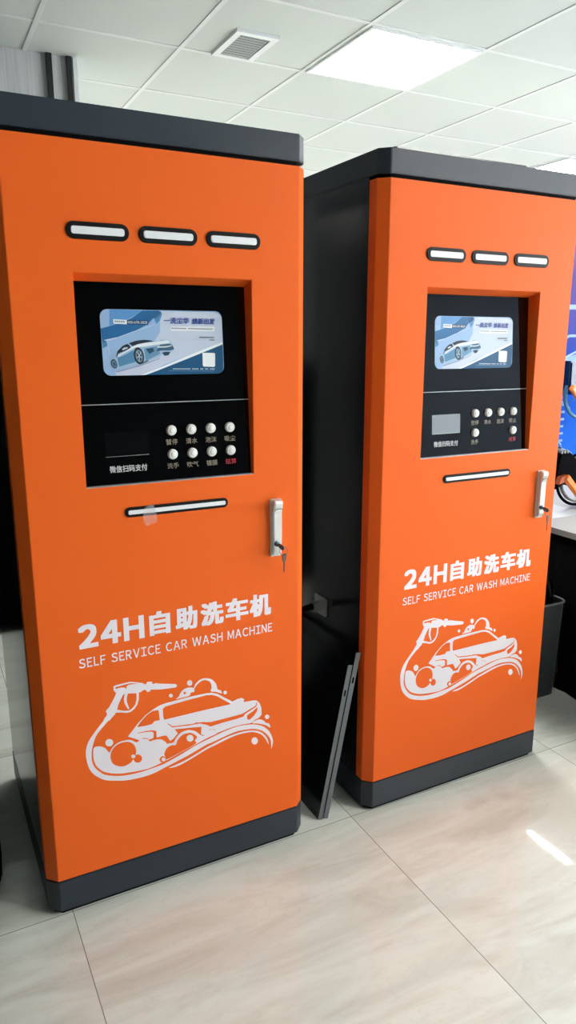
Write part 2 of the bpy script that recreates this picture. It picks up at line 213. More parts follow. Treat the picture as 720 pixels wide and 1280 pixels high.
STICKER=[((150,183,222),1,[(0.1816,1.3459),(0.1828,1.3831),(0.1828,1.4015),(0.1867,1.4163),(0.1968,1.4248),(0.3168,1.424),(0.309,1.2962),(0.2725,1.2836),(0.2003,1.2849),(0.1892,1.2914),(0.1834,1.3047)]),
((196,208,228),2,[(0.3167,1.4225),(0.442,1.4226),(0.4557,1.4178),(0.4623,1.4095),(0.462,1.3777),(0.4621,1.3554),(0.3774,1.326),(0.3094,1.3027),(0.2783,1.2918),(0.2809,1.3318),(0.3139,1.3768)]),
((92,150,208),2,[(0.2044,1.424),(0.2765,1.4232),(0.2518,1.4081),(0.2216,1.3956),(0.202,1.3897)]),
((40,104,158),3,[(0.1829,1.384),(0.2117,1.3917),(0.2516,1.4062),(0.2765,1.4232),(0.3127,1.4235),(0.3206,1.4203),(0.3099,1.4105),(0.2995,1.406),(0.2866,1.3935),(0.2496,1.3757),(0.2196,1.3662),(0.1841,1.3534)]),
((84,140,190),3,[(0.2886,1.4087),(0.3031,1.4161),(0.3167,1.4217),(0.3215,1.4168),(0.3155,1.4024),(0.3069,1.3947),(0.302,1.407)]),
((70,132,180),3,[(0.1842,1.3422),(0.1842,1.3552),(0.194,1.359),(0.1951,1.3478)]),
((188,206,230),4,[(0.1874,1.3599),(0.2196,1.3665),(0.2477,1.3765),(0.3028,1.3946),(0.3027,1.3933),(0.2476,1.375),(0.2195,1.365),(0.1943,1.3575),(0.2005,1.328),(0.1991,1.3281),(0.1936,1.3579)]),
((200,207,228),3,[(0.2076,1.2915),(0.2608,1.305),(0.3106,1.3224),(0.3423,1.3329),(0.3484,1.3299),(0.3092,1.3),(0.2634,1.2837),(0.21,1.2848)]),
((150,160,185),4,[(0.2077,1.2926),(0.2609,1.3056),(0.3105,1.3214),(0.3104,1.3195),(0.2607,1.3027),(0.2124,1.291)]),
((238,243,250),4,[(0.2624,1.2838),(0.3092,1.3),(0.3774,1.326),(0.4621,1.356),(0.4621,1.3504),(0.3771,1.3197),(0.3089,1.2956),(0.2725,1.2836)]),
((24,82,124),4,[(0.2731,1.2835),(0.3089,1.2956),(0.3771,1.3197),(0.4621,1.3504),(0.4624,1.3222),(0.4611,1.2942),(0.4564,1.2856),(0.4444,1.2819),(0.3751,1.2828)]),
((160,188,216),5,[(0.2117,1.3232),(0.2157,1.3383),(0.2261,1.3477),(0.2372,1.3521),(0.2433,1.3553),(0.2584,1.3591),(0.2765,1.3607),(0.2905,1.3595),(0.2985,1.3576),(0.3127,1.3576),(0.3129,1.3608),(0.3304,1.3608),(0.3385,1.3553),(0.3418,1.348),(0.345,1.3393),(0.3358,1.3331),(0.331,1.3263),(0.3228,1.3249),(0.3154,1.3291),(0.3107,1.324),(0.2856,1.3149),(0.261,1.3075),(0.2148,1.2976),(0.2017,1.3044),(0.199,1.3158),(0.201,1.3224)]),
((84,136,176),6,[(0.2146,1.3223),(0.2266,1.326),(0.2511,1.3382),(0.2544,1.3133),(0.2172,1.3033)]),
((104,150,186),6,[(0.2753,1.3419),(0.308,1.3476),(0.3111,1.3302),(0.2776,1.315)]),
((28,42,56),6,[(0.2117,1.3232),(0.2156,1.3364),(0.2281,1.3477),(0.2381,1.3519),(0.2431,1.3496),(0.244,1.3458),(0.2475,1.3443),(0.2332,1.3373),(0.2172,1.3317),(0.214,1.3247)]),
((190,205,220),7,[(0.2256,1.3406),(0.2318,1.3447),(0.24,1.3447),(0.2375,1.3416),(0.2274,1.3383)]),
((34,50,64),6,[(0.2418,1.3534),(0.2584,1.3587),(0.2765,1.3607),(0.2905,1.3595),(0.2984,1.3572),(0.2801,1.3549),(0.2619,1.3515),(0.25,1.3469)]),
((228,235,242),7,[(0.2492,1.3462),(0.2618,1.3505),(0.2801,1.3542),(0.3127,1.3573),(0.3304,1.36),(0.3366,1.3542),(0.3123,1.3512),(0.2959,1.3492),(0.2755,1.3461),(0.2554,1.3439),(0.237,1.3354),(0.2167,1.3247),(0.2155,1.3274),(0.2331,1.336)]),
((40,74,100),7,[(0.2792,1.3409),(0.2955,1.3434),(0.2981,1.3361),(0.2866,1.3303)]),
((58,96,124),7,[(0.3123,1.3501),(0.3343,1.3522),(0.3418,1.348),(0.3446,1.3402),(0.3334,1.3373),(0.3159,1.3374),(0.3027,1.3358)]),
((214,224,235),8,[(0.3055,1.3464),(0.3252,1.3468),(0.339,1.3489),(0.3395,1.3468),(0.325,1.3439),(0.3054,1.3436)]),
((36,62,84),7,[(0.3156,1.3326),(0.3245,1.3347),(0.3354,1.334),(0.3302,1.3274),(0.3217,1.3258)]),
((30,48,62),7,[(0.2737,1.3285),(0.2741,1.3227),(0.2734,1.3173),(0.2716,1.3127),(0.269,1.3095),(0.2657,1.3079),(0.2621,1.3081),(0.2586,1.3101),(0.2555,1.3137),(0.253,1.3185),(0.2516,1.324),(0.2512,1.3298),(0.2519,1.3352),(0.2537,1.3397),(0.2563,1.343),(0.2595,1.3446),(0.2631,1.3444),(0.2666,1.3424),(0.2698,1.3389),(0.2722,1.3341)]),
((120,150,172),8,[(0.2705,1.3272),(0.2708,1.323),(0.2704,1.319),(0.2692,1.3157),(0.2675,1.3133),(0.2652,1.3122),(0.2628,1.3124),(0.2604,1.3139),(0.2582,1.3165),(0.2565,1.3201),(0.2555,1.3242),(0.2551,1.3284),(0.2556,1.3324),(0.2567,1.3357),(0.2585,1.338),(0.2607,1.3391),(0.2631,1.339),(0.2656,1.3375),(0.2677,1.3349),(0.2694,1.3313)]),
((48,70,88),9,[(0.2687,1.3266),(0.269,1.3233),(0.2687,1.3202),(0.2678,1.3177),(0.2666,1.3159),(0.2649,1.315),(0.2631,1.3152),(0.2613,1.3164),(0.2597,1.3184),(0.2584,1.3212),(0.2576,1.3244),(0.2574,1.3277),(0.2577,1.3307),(0.2585,1.3333),(0.2598,1.3351),(0.2614,1.336),(0.2632,1.3358),(0.265,1.3346),(0.2666,1.3326),(0.2679,1.3298)]),
((186,204,218),10,[(0.2634,1.3262),(0.2698,1.3229),(0.2691,1.3207),(0.2629,1.3248)]),
((186,204,218),10,[(0.264,1.3255),(0.2635,1.3132),(0.2615,1.3132),(0.2624,1.3255)]),
((186,204,218),10,[(0.2634,1.3248),(0.2567,1.3205),(0.2562,1.3227),(0.263,1.3262)]),
((186,204,218),10,[(0.2625,1.325),(0.2589,1.3346),(0.2606,1.336),(0.2638,1.326)]),
((186,204,218),10,[(0.2625,1.3259),(0.267,1.3362),(0.2685,1.3348),(0.2638,1.3251)]),
((40,66,88),7,[(0.213,1.3115),(0.2134,1.3084),(0.2132,1.3054),(0.2123,1.3028),(0.2108,1.3009),(0.2089,1.2999),(0.2068,1.2998),(0.2047,1.3007),(0.2027,1.3025),(0.2012,1.3049),(0.2001,1.3079),(0.1997,1.311),(0.1999,1.314),(0.2008,1.3165),(0.2023,1.3184),(0.2041,1.3195),(0.2062,1.3195),(0.2084,1.3187),(0.2103,1.3169),(0.2119,1.3144)]),
((128,158,182),8,[(0.2111,1.3105),(0.2114,1.3083),(0.2113,1.3062),(0.2107,1.3044),(0.2098,1.3031),(0.2086,1.3024),(0.2072,1.3024),(0.2058,1.303),(0.2045,1.3043),(0.2035,1.3061),(0.2027,1.3081),(0.2024,1.3103),(0.2025,1.3124),(0.2031,1.3142),(0.204,1.3155),(0.2052,1.3162),(0.2066,1.3162),(0.208,1.3156),(0.2093,1.3143),(0.2103,1.3126)]),
((60,90,112),9,[(0.2099,1.3099),(0.2102,1.3083),(0.2101,1.3068),(0.2097,1.3055),(0.2091,1.3045),(0.2083,1.304),(0.2074,1.304),(0.2064,1.3045),(0.2055,1.3055),(0.2048,1.3068),(0.2042,1.3083),(0.204,1.3099),(0.204,1.3114),(0.2044,1.3127),(0.205,1.3137),(0.2058,1.3142),(0.2068,1.3142),(0.2077,1.3137),(0.2086,1.3127),(0.2094,1.3114)]),
((90,105,122),6,[(0.2652,1.3109),(0.2817,1.3169),(0.2836,1.314),(0.2691,1.3089)]),
((236,242,248),8,[(0.211,1.4038),(0.241,1.4027),(0.2404,1.3933),(0.2113,1.3945)]),
((26,70,112),8,[(0.241,1.4027),(0.2882,1.403),(0.2881,1.3924),(0.2404,1.3933)]),
((228,234,242),8,[(0.3392,1.3897),(0.4441,1.3903),(0.4436,1.3797),(0.3386,1.3802)]),
((240,243,246),8,[(0.4115,1.3319),(0.4403,1.3313),(0.4425,1.3292),(0.4411,1.302),(0.4382,1.2997),(0.4131,1.3009),(0.411,1.3034)]),
((120,135,150),9,[(0.2139,1.401),(0.2171,1.4009),(0.2169,1.3976),(0.2137,1.3977)]),
((120,135,150),9,[(0.2185,1.4009),(0.2218,1.4008),(0.2215,1.3974),(0.2183,1.3975)]),
((120,135,150),9,[(0.2232,1.4007),(0.2264,1.4006),(0.2262,1.3972),(0.2229,1.3974)]),
((120,135,150),9,[(0.2278,1.4006),(0.2311,1.4004),(0.2308,1.3971),(0.2276,1.3972)]),
((120,135,150),9,[(0.2325,1.4004),(0.2357,1.4003),(0.2355,1.3969),(0.2322,1.397)]),
((110,115,130),9,[(0.3408,1.3872),(0.3439,1.3872),(0.3437,1.3847),(0.3406,1.3847)]),
((110,115,130),9,[(0.3452,1.3872),(0.3483,1.3871),(0.3481,1.3846),(0.345,1.3847)]),
((110,115,130),9,[(0.3496,1.3871),(0.3527,1.3871),(0.3525,1.3846),(0.3495,1.3846)]),
((110,115,130),9,[(0.354,1.3871),(0.3571,1.387),(0.357,1.3845),(0.3539,1.3846)]),
((110,115,130),9,[(0.3585,1.387),(0.3616,1.387),(0.3614,1.3845),(0.3583,1.3845)]),
((110,115,130),9,[(0.3629,1.3869),(0.366,1.3869),(0.3659,1.3844),(0.3628,1.3845)]),
((110,115,130),9,[(0.3674,1.3869),(0.3705,1.3869),(0.3703,1.3844),(0.3672,1.3844)]),
((110,115,130),9,[(0.3718,1.3868),(0.375,1.3868),(0.3748,1.3843),(0.3717,1.3844)]),
((110,115,130),9,[(0.3808,1.3867),(0.3839,1.3867),(0.3838,1.3842),(0.3807,1.3842)]),
((110,115,130),9,[(0.3853,1.3867),(0.3885,1.3866),(0.3883,1.3841),(0.3852,1.3842)]),
((110,115,130),9,[(0.3898,1.3866),(0.393,1.3866),(0.3928,1.3841),(0.3897,1.3841)]),
((110,115,130),9,[(0.3943,1.3866),(0.3975,1.3865),(0.3974,1.384),(0.3942,1.3841)]),
((110,115,130),9,[(0.3989,1.3865),(0.4021,1.3865),(0.4019,1.384),(0.3987,1.384)]),
((110,115,130),9,[(0.4034,1.3865),(0.4066,1.3864),(0.4065,1.3839),(0.4033,1.384)]),
((110,115,130),9,[(0.408,1.3864),(0.4112,1.3864),(0.411,1.3839),(0.4078,1.3839)]),
((110,115,130),9,[(0.4125,1.3864),(0.4157,1.3863),(0.4156,1.3838),(0.4124,1.3838)]),
((110,115,130),9,[(0.4171,1.3863),(0.4203,1.3863),(0.4202,1.3837),(0.417,1.3838)]),
((110,115,130),9,[(0.4217,1.3862),(0.4249,1.3862),(0.4248,1.3837),(0.4216,1.3837)]),
((110,115,130),9,[(0.4263,1.3862),(0.4295,1.3862),(0.4294,1.3836),(0.4262,1.3837)]),
((110,115,130),9,[(0.4309,1.3861),(0.4342,1.3861),(0.434,1.3836),(0.4308,1.3836)]),
((110,115,130),9,[(0.4356,1.3861),(0.4388,1.386),(0.4387,1.3835),(0.4354,1.3836)]),
((110,125,140),9,[(0.4061,1.3681),(0.4089,1.3681),(0.4088,1.3648),(0.4059,1.3648)]),
((110,125,140),9,[(0.4102,1.3681),(0.413,1.3681),(0.4128,1.3647),(0.41,1.3647)]),
((110,125,140),9,[(0.4142,1.3681),(0.4171,1.3681),(0.4169,1.3647),(0.4141,1.3647)]),
((110,125,140),9,[(0.4183,1.368),(0.4212,1.368),(0.421,1.3647),(0.4181,1.3647)]),
((110,125,140),9,[(0.4224,1.368),(0.4253,1.368),(0.4251,1.3646),(0.4222,1.3646)]),
((110,125,140),9,[(0.4265,1.368),(0.4294,1.368),(0.4292,1.3646),(0.4263,1.3646)]),
((110,125,140),9,[(0.4306,1.368),(0.4335,1.3679),(0.4333,1.3646),(0.4305,1.3646)]),
((110,125,140),9,[(0.4347,1.3679),(0.4376,1.3679),(0.4375,1.3645),(0.4346,1.3645)]),
((110,125,140),9,[(0.4389,1.3679),(0.4418,1.3679),(0.4416,1.3645),(0.4387,1.3645)]),
((80,100,120),9,[(0.4297,1.3617),(0.4339,1.3616),(0.4337,1.3595),(0.4296,1.3596)]),
((80,100,120),9,[(0.4343,1.3616),(0.4385,1.3614),(0.4384,1.3593),(0.4342,1.3594)]),
((80,100,120),9,[(0.439,1.3614),(0.4431,1.3613),(0.443,1.3592),(0.4389,1.3593)]),
((160,175,190),9,[(0.3884,1.3612),(0.425,1.3608),(0.425,1.3604),(0.3884,1.3608)]),
((200,215,228),9,[(0.3389,1.2981),(0.3415,1.2981),(0.3414,1.2956),(0.3387,1.2956)]),
((200,215,228),9,[(0.3427,1.2981),(0.3453,1.298),(0.3452,1.2955),(0.3425,1.2956)]),
((200,215,228),9,[(0.3465,1.298),(0.3492,1.2979),(0.349,1.2954),(0.3463,1.2955)]),
((200,215,228),9,[(0.3503,1.2979),(0.353,1.2979),(0.3528,1.2953),(0.3502,1.2954)]),
((200,215,228),9,[(0.3541,1.2978),(0.3568,1.2978),(0.3567,1.2953),(0.354,1.2953)]),
((200,215,228),9,[(0.358,1.2978),(0.3607,1.2977),(0.3605,1.2952),(0.3578,1.2952)]),
((200,215,228),9,[(0.3618,1.2977),(0.3645,1.2976),(0.3644,1.2951),(0.3617,1.2952)]),
((200,215,228),9,[(0.3657,1.2976),(0.3684,1.2976),(0.3682,1.295),(0.3655,1.2951)]),
((200,215,228),9,[(0.3695,1.2975),(0.3722,1.2975),(0.3721,1.295),(0.3694,1.295)]),
((200,215,228),9,[(0.3734,1.2975),(0.3761,1.2974),(0.376,1.2949),(0.3732,1.2949)]),
((200,215,228),9,[(0.3773,1.2974),(0.38,1.2973),(0.3798,1.2948),(0.3771,1.2949)]),
((200,215,228),9,[(0.385,1.2973),(0.3878,1.2972),(0.3876,1.2947),(0.3849,1.2947)]),
((200,215,228),9,[(0.3889,1.2972),(0.3917,1.2971),(0.3915,1.2946),(0.3888,1.2946)]),
((200,215,228),9,[(0.3928,1.2971),(0.3956,1.297),(0.3954,1.2945),(0.3927,1.2946)]),
((200,215,228),9,[(0.3968,1.297),(0.3995,1.297),(0.3994,1.2944),(0.3966,1.2945)]),
((200,215,228),9,[(0.4046,1.2969),(0.4074,1.2968),(0.4072,1.2943),(0.4045,1.2943)]),
((200,215,228),9,[(0.4086,1.2968),(0.4113,1.2967),(0.4112,1.2942),(0.4084,1.2942)]),
((200,215,228),9,[(0.4165,1.2966),(0.4192,1.2966),(0.4191,1.294),(0.4163,1.2941)]),
((200,215,228),9,[(0.4204,1.2966),(0.4232,1.2965),(0.4231,1.294),(0.4203,1.294)]),
((200,215,228),9,[(0.4284,1.2964),(0.4312,1.2964),(0.4311,1.2938),(0.4283,1.2939)]),
((200,215,228),9,[(0.4324,1.2963),(0.4352,1.2963),(0.4351,1.2937),(0.4323,1.2938)]),
((200,215,228),9,[(0.4364,1.2963),(0.4392,1.2962),(0.4391,1.2936),(0.4363,1.2937)]),
((120,155,185),9,[(0.3286,1.2933),(0.4389,1.2908),(0.4389,1.29),(0.3286,1.2924)])]
LAMP,TUBE,FILL_WIN,EXPO=27.0,110.0,8.0,0.74
# ------------------------------------------------------------------ materials
M={}
M['orange']=mat('orange_powder_coat',(238,103,36),0.44,spec=0.14,bump=(900,0.04),vary=(2.5,0.03))
M['grey']=mat('grey_textured_powder_coat',(38,48,58),0.38,spec=0.42,bump=(1200,0.12),vary=(30,0.06))
M['body']=mat('dark_satin_sheet_metal',(17,24,31),0.16,spec=0.5,vary=(6,0.08))
M['black']=mat('black_plastic',(12,12,13),0.45,spec=0.2,vary=(12,0.1))
M['gap']=mat('black_rubber_seal',(7,7,8),0.8,spec=0.1,vary=(20,0.1))
M['diff']=mat('frosted_white_lamp_cover',(236,238,242),0.35,vary=(20,0.03))
M['glass']=mat('glossy_black_glass',(4,5,6),0.03,spec=0.5,vary=(3,0.1))
M['seam']=mat('bright_aluminium_trim',(200,203,208),0.3,0.6,vary=(40,0.05))
M['button']=mat('white_button_plastic',(232,232,230),0.3,vary=(60,0.03))
M['buttonring']=mat('pale_grey_button_cap',(205,206,206),0.35,vary=(60,0.03))
M['vinyl']=mat('white_vinyl',(232,226,234),0.45,spec=0.3,vary=(8,0.02))
M['lab']=mat('grey_print',(150,138,122),0.5,vary=(40,0.05))
M['labred']=mat('red_print',(190,42,56),0.5,vary=(40,0.05))
M['labwhite']=mat('white_print',(205,205,208),0.5,vary=(40,0.05))
M['pane_dark']=mat('dark_display_window',(10,11,13),0.12,vary=(9,0.1))
M['pane_reflect']=mat('display_window_painted_reflection',(140,146,154),0.2,vary=(9,0.04))  # dark pane in truth; the room's reflection is painted in as grey
M['chrome']=mat('satin_zinc',(214,216,214),0.3,0.35,vary=(20,0.04))
M['steel']=mat('worn_steel',(92,90,90),0.35,0.7,vary=(40,0.1))
M['lock']=mat('blue_grey_lock_barrel',(70,98,112),0.3,0.7,vary=(40,0.1))
M['brass']=mat('dark_brass_key',(72,34,22),0.4,0.1,vary=(40,0.1))
M['screw']=mat('dark_screw',(60,64,68),0.4,0.8,vary=(60,0.1))
M['bracket']=mat('galvanised_bracket',(165,171,171),0.4,0.5,vary=(40,0.1))
M['film']=mat('clear_packing_film',(236,238,240),0.12,spec=0.6,alpha=0.16,bump=(45,0.6))
M['filmwrap']=mat('crinkled_clear_film',(225,230,234),0.10,spec=1.0,alpha=0.09)
M['bin']=mat('slate_grey_bin',(38,45,52),0.4,vary=(12,0.06))
M['rim']=mat('film_covered_grey_rim',(120,124,126),0.25,vary=(30,0.1))
M['hose']=mat('black_corrugated_hose',(16,16,17),0.35,vary=(20,0.1))
M['cloth']=mat('black_cloth',(9,9,10),0.95,spec=0.05,bump=(160,0.2),vary=(30,0.2))
M['top']=mat('pale_grey_worktop',(176,175,173),0.35,bump=(6,0.2),vary=(5,0.04))
M['toolorange']=mat('orange_tool_plastic',(236,130,34),0.35,vary=(12,0.06))
M['toolblack']=mat('black_tool_plastic',(5,5,6),0.75,spec=0.03,vary=(20,0.1))
M['toolgrey']=mat('grey_tool_plastic',(120,122,124),0.35,vary=(20,0.06))
M['navy']=mat('dark_blue_plastic',(10,34,66),0.25,vary=(6,0.25))
M['hoopblue']=mat('steel_blue_rubber',(64,110,140),0.3,0.3,vary=(9,0.15))
M['alu']=mat('white_aluminium',(216,218,218),0.4,0.1,vary=(20,0.03))
M['louv']=mat('grey_aluminium_louvre',(150,152,152),0.4,0.2,vary=(20,0.03))
M['ductdark']=mat('dark_duct',(36,38,40),0.8,vary=(12,0.1))
M['bar']=mat('ceiling_grid_white',(214,215,213),0.5,vary=(12,0.03))
M['whitewall']=mat('white_painted_wall',(214,215,214),0.8,spec=0.2,bump=(120,0.05),vary=(2,0.02))
M['entr']=mat('blue_grey_wall',(86,94,104),0.8,spec=0.2,bump=(60,0.1),vary=(2,0.1))
M['darkwall']=mat('charcoal_wall',(22,23,25),0.8,spec=0.2,bump=(60,0.1),vary=(2,0.1))
M['strip']=mat('black_trim_strip',(22,24,27),0.4,vary=(20,0.1))
M['tyre']=mat('black_rubber',(13,13,14),0.6,bump=(90,0.2),vary=(20,0.1))

def floor_material():
    m=bpy.data.materials.new('polished_marble_tile'); m.use_nodes=True; nt=m.node_tree; N=nt.nodes; L=nt.links
    b=N['Principled BSDF']; b.inputs['Roughness'].default_value=0.035; b.inputs['Specular IOR Level'].default_value=0.5
    g=N.new('ShaderNodeNewGeometry'); sep=N.new('ShaderNodeSeparateXYZ'); L.new(g.outputs['Position'],sep.inputs[0])
    def math_(op,a,bb=None):
        n=N.new('ShaderNodeMath'); n.operation=op
        for i,v in enumerate((a,bb)):
            if v is None: continue
            if isinstance(v,(int,float)): n.inputs[i].default_value=v
            else: L.new(v,n.inputs[i])
        return n.outputs[0]
    def cell(o,off):
        t=math_('DIVIDE',math_('SUBTRACT',o,off),0.799)
        return math_('FLOOR',t),math_('ABSOLUTE',math_('SUBTRACT',math_('FRACT',math_('ADD',t,0.5)),0.5))
    ix,dx=cell(sep.outputs['X'],0.0285); iy,dy=cell(sep.outputs['Y'],0.0065)
    seam=math_('LESS_THAN',math_('MINIMUM',dx,dy),0.0013)
    comb=N.new('ShaderNodeCombineXYZ'); L.new(ix,comb.inputs[0]); L.new(iy,comb.inputs[1])
    wn=N.new('ShaderNodeTexWhiteNoise'); wn.noise_dimensions='3D'; L.new(comb.outputs[0],wn.inputs['Vector'])
    # veins, shifted for each tile
    sh=N.new('ShaderNodeVectorMath'); sh.operation='SCALE'; L.new(wn.outputs['Color'],sh.inputs[0]); sh.inputs['Scale'].default_value=9.0
    ad=N.new('ShaderNodeVectorMath'); ad.operation='ADD'; L.new(g.outputs['Position'],ad.inputs[0]); L.new(sh.outputs[0],ad.inputs[1])
    mp=N.new('ShaderNodeMapping'); mp.inputs['Scale'].default_value=(1.6,7.0,1.0); mp.inputs['Rotation'].default_value=(0,0,math.radians(27)); L.new(ad.outputs[0],mp.inputs['Vector'])
    n1=N.new('ShaderNodeTexNoise'); n1.inputs['Scale'].default_value=1.3; n1.inputs['Detail'].default_value=9; n1.inputs['Roughness'].default_value=0.62; n1.inputs['Distortion'].default_value=1.1; L.new(mp.outputs[0],n1.inputs['Vector'])
    r1=N.new('ShaderNodeValToRGB'); e=r1.color_ramp.elements
    e[0].position=0.30; e[0].color=s2l((206,208,199)); e[1].position=0.56; e[1].color=s2l((229,234,227))
    k=e.new(0.42); k.color=s2l((218,221,213))
    k=e.new(0.72); k.color=s2l((234,239,233))
    L.new(n1.outputs['Fac'],r1.inputs[0])
    mp2=N.new('ShaderNodeMapping'); mp2.inputs['Scale'].default_value=(2.2,6.0,1.0); mp2.inputs['Rotation'].default_value=(0,0,math.radians(31)); L.new(ad.outputs[0],mp2.inputs['Vector'])
    n2=N.new('ShaderNodeTexNoise'); n2.inputs['Scale'].default_value=1.7; n2.inputs['Detail'].default_value=7; n2.inputs['Distortion'].default_value=2.2; L.new(mp2.outputs[0],n2.inputs['Vector'])
    vein=math_('ABSOLUTE',math_('SUBTRACT',n2.outputs['Fac'],0.5))
    vr=N.new('ShaderNodeMapRange'); vr.inputs[1].default_value=0.0; vr.inputs[2].default_value=0.018; vr.inputs[3].default_value=0.13; vr.inputs[4].default_value=0.0; L.new(vein,vr.inputs[0])
    mx=N.new('ShaderNodeMix'); mx.data_type='RGBA'; L.new(vr.outputs[0],mx.inputs['Factor']); L.new(r1.outputs[0],mx.inputs['A']); mx.inputs['B'].default_value=s2l((184,181,168))
    hs=N.new('ShaderNodeHueSaturation'); L.new(mx.outputs['Result'],hs.inputs['Color'])
    vv=math_('ADD',math_('MULTIPLY',wn.outputs['Value'],0.06),0.97); L.new(vv,hs.inputs['Value'])
    sm=N.new('ShaderNodeMix'); sm.data_type='RGBA'; L.new(seam,sm.inputs['Factor']); L.new(hs.outputs[0],sm.inputs['A']); sm.inputs['B'].default_value=s2l((140,136,130))
    L.new(sm.outputs['Result'],b.inputs['Base Color'])
    return m
def ceiling_material():
    m=mat('mineral_fibre_ceiling_tile',(203,206,202),0.9,spec=0.1,bump=(260,0.35),vary=(140,0.03)); return m
def wood_material():
    m=bpy.data.materials.new('grey_wood_panel'); m.use_nodes=True; nt=m.node_tree; N=nt.nodes; L=nt.links
    b=N['Principled BSDF']; b.inputs['Roughness'].default_value=0.5
    tc=N.new('ShaderNodeTexCoord'); mp=N.new('ShaderNodeMapping'); mp.inputs['Scale'].default_value=(90,90,2.2); L.new(tc.outputs['Object'],mp.inputs['Vector'])
    n=N.new('ShaderNodeTexNoise'); n.inputs['Scale'].default_value=1.0; n.inputs['Detail'].default_value=6; L.new(mp.outputs[0],n.inputs['Vector'])
    r=N.new('ShaderNodeValToRGB'); r.color_ramp.elements[0].position=0.3; r.color_ramp.elements[0].color=s2l((172,173,173)); r.color_ramp.elements[1].position=0.7; r.color_ramp.elements[1].color=s2l((200,201,199))
    L.new(n.outputs['Fac'],r.inputs[0]); L.new(r.outputs[0],b.inputs['Base Color'])
    return m
def poster_material():
    m=bpy.data.materials.new('blue_printed_backdrop'); m.use_nodes=True; nt=m.node_tree; N=nt.nodes; L=nt.links
    b=N['Principled BSDF']; b.inputs['Roughness'].default_value=0.7; b.inputs['Specular IOR Level'].default_value=0.08
    tc=N.new('ShaderNodeTexCoord'); sep=N.new('ShaderNodeSeparateXYZ'); L.new(tc.outputs['Object'],sep.inputs[0])
    n=N.new('ShaderNodeTexNoise'); n.inputs['Scale'].default_value=3.0; n.inputs['Detail'].default_value=3; L.new(tc.outputs['Object'],n.inputs['Vector'])
    ad=N.new('ShaderNodeMath'); ad.operation='MULTIPLY_ADD'; L.new(n.outputs['Fac'],ad.inputs[0]); ad.inputs[1].default_value=0.35; L.new(sep.outputs['Z'],ad.inputs[2])
    mr=N.new('ShaderNodeMapRange'); mr.inputs[1].default_value=0.75; mr.inputs[2].default_value=2.1; L.new(ad.outputs[0],mr.inputs[0])
    r=N.new('ShaderNodeValToRGB'); e=r.color_ramp.elements
    e[0].position=0.0; e[0].color=s2l((22,92,184)); e[1].position=1.0; e[1].color=s2l((150,96,124))
    k=e.new(0.35); k.color=s2l((18,76,184)); k=e.new(0.62); k.color=s2l((56,70,150)); k=e.new(0.85); k.color=s2l((98,80,140))
    L.new(mr.outputs[0],r.inputs[0]); L.new(r.outputs[0],b.inputs['Base Color'])
    return m
M['floor']=floor_material(); M['ceil']=ceiling_material(); M['wood']=wood_material(); M['poster']=poster_material()
M['posterline']=mat('pale_blue_print',(96,134,172),0.4,vary=(10,0.05))
M['posterlight']=mat('sky_blue_print',(66,118,168),0.4,vary=(10,0.05))
M['lamp']=mat('lit_ceiling_panel',(255,255,255),0.5,emit=((255,252,246),LAMP))
M['tubelamp']=mat('lit_linear_lamp',(255,255,255),0.5,emit=((255,253,250),TUBE))
M['fill_pane']=mat('added_window_glow',(255,255,255),0.5,emit=((236,244,255),FILL_WIN))  # emission of the added window on the right wall

# ------------------------------------------------------------------ setting
H=2.70
XL,XR,YF,YB=-2.3,7.2,-5.0,6.8
struct('floor',B(XL-.1,XR+.1,YF-.1,YB+.1,-0.06,0.0),M['floor'],'polished cream marble tile floor')
struct('ceiling',B(XL-.1,XR+.1,YF-.1,YB+.1,H,H+0.06),M['ceil'],'white suspended tile ceiling')
struct('wall_left',B(XL-.1,XL,YF,2.405,0,H),M['darkwall'],'dark wall on the left')
bm=NB(); box(bm,XL-.1,0.69,2.405,2.60,0,H); o=struct('wall_back',bm,M['wood'],'grey wood grain panelled wall')
struct('wall_far',B(0.69-3,XR,YB,YB+.1,0,H),M['whitewall'],'white wall deep in the room')
struct('wall_side',B(0.59,0.69,2.60,YB,0,H),M['whitewall'],'white side wall behind the wood panels')
bm=NB(); box(bm,XR,XR+.1,YF,-4.2,0,H); box(bm,XR,XR+.1,0.2,YB,0,H); box(bm,XR,XR+.1,-4.2,0.2,0,0.35); box(bm,XR,XR+.1,-4.2,0.2,2.45,H)
struct('wall_right',bm,M['whitewall'],'white wall with an added glowing window')
struct('added_window_1',B(XR+.03,XR+.05,-4.2,0.2,0.35,2.45),M['fill_pane'],'unseen glowing window added for light from the right')  # invented, unseen: brightens the machine fronts and right-facing chamfers
bm=NB()
for k in range(6):
    y=-4.2+4.4*k/5; box(bm,XR-.01,XR+.06,y-.03,y+.03,0.35,2.45)
struct('trim_1',bm,M['alu'],'white mullions across the added window')
struct('wall_front',B(XL,3.2,YF-.1,YF,0,H),M['darkwall'],'dark wall behind the viewer')
struct('wall_entrance',B(3.2,XR,YF-.1,YF,0,H),M['entr'],'grey wall behind the viewer')
for i,(a,b,l) in enumerate(((0.546,0.572,'black upright trim strip, left one'),(0.641,0.664,'black upright trim strip beside the corner'))):
    struct('trim_%d'%(i+2),B(a,b,2.385,2.405,0,H),M['strip'],l)
struct('trim_4',B(0.672,0.692,2.392,2.41,0,H),M['alu'],'white corner trim')
# ceiling grid
bm=NB()
GX0,GP,GY0,GQ=0.45,0.6475,1.405,0.6365
for k in range(-4,11):
    x=GX0+GP*k
    if XL<x<XR: box(bm,x-.011,x+.011,YF,YB,H-.004,H+.001)
for k in range(-10,9):
    y=GY0+GQ*k
    if YF<y<YB: box(bm,XL,XR,y-.011,y+.011,H-.0035,H+.001)
struct('trim_5',bm,M['bar'],'white ceiling grid bars')
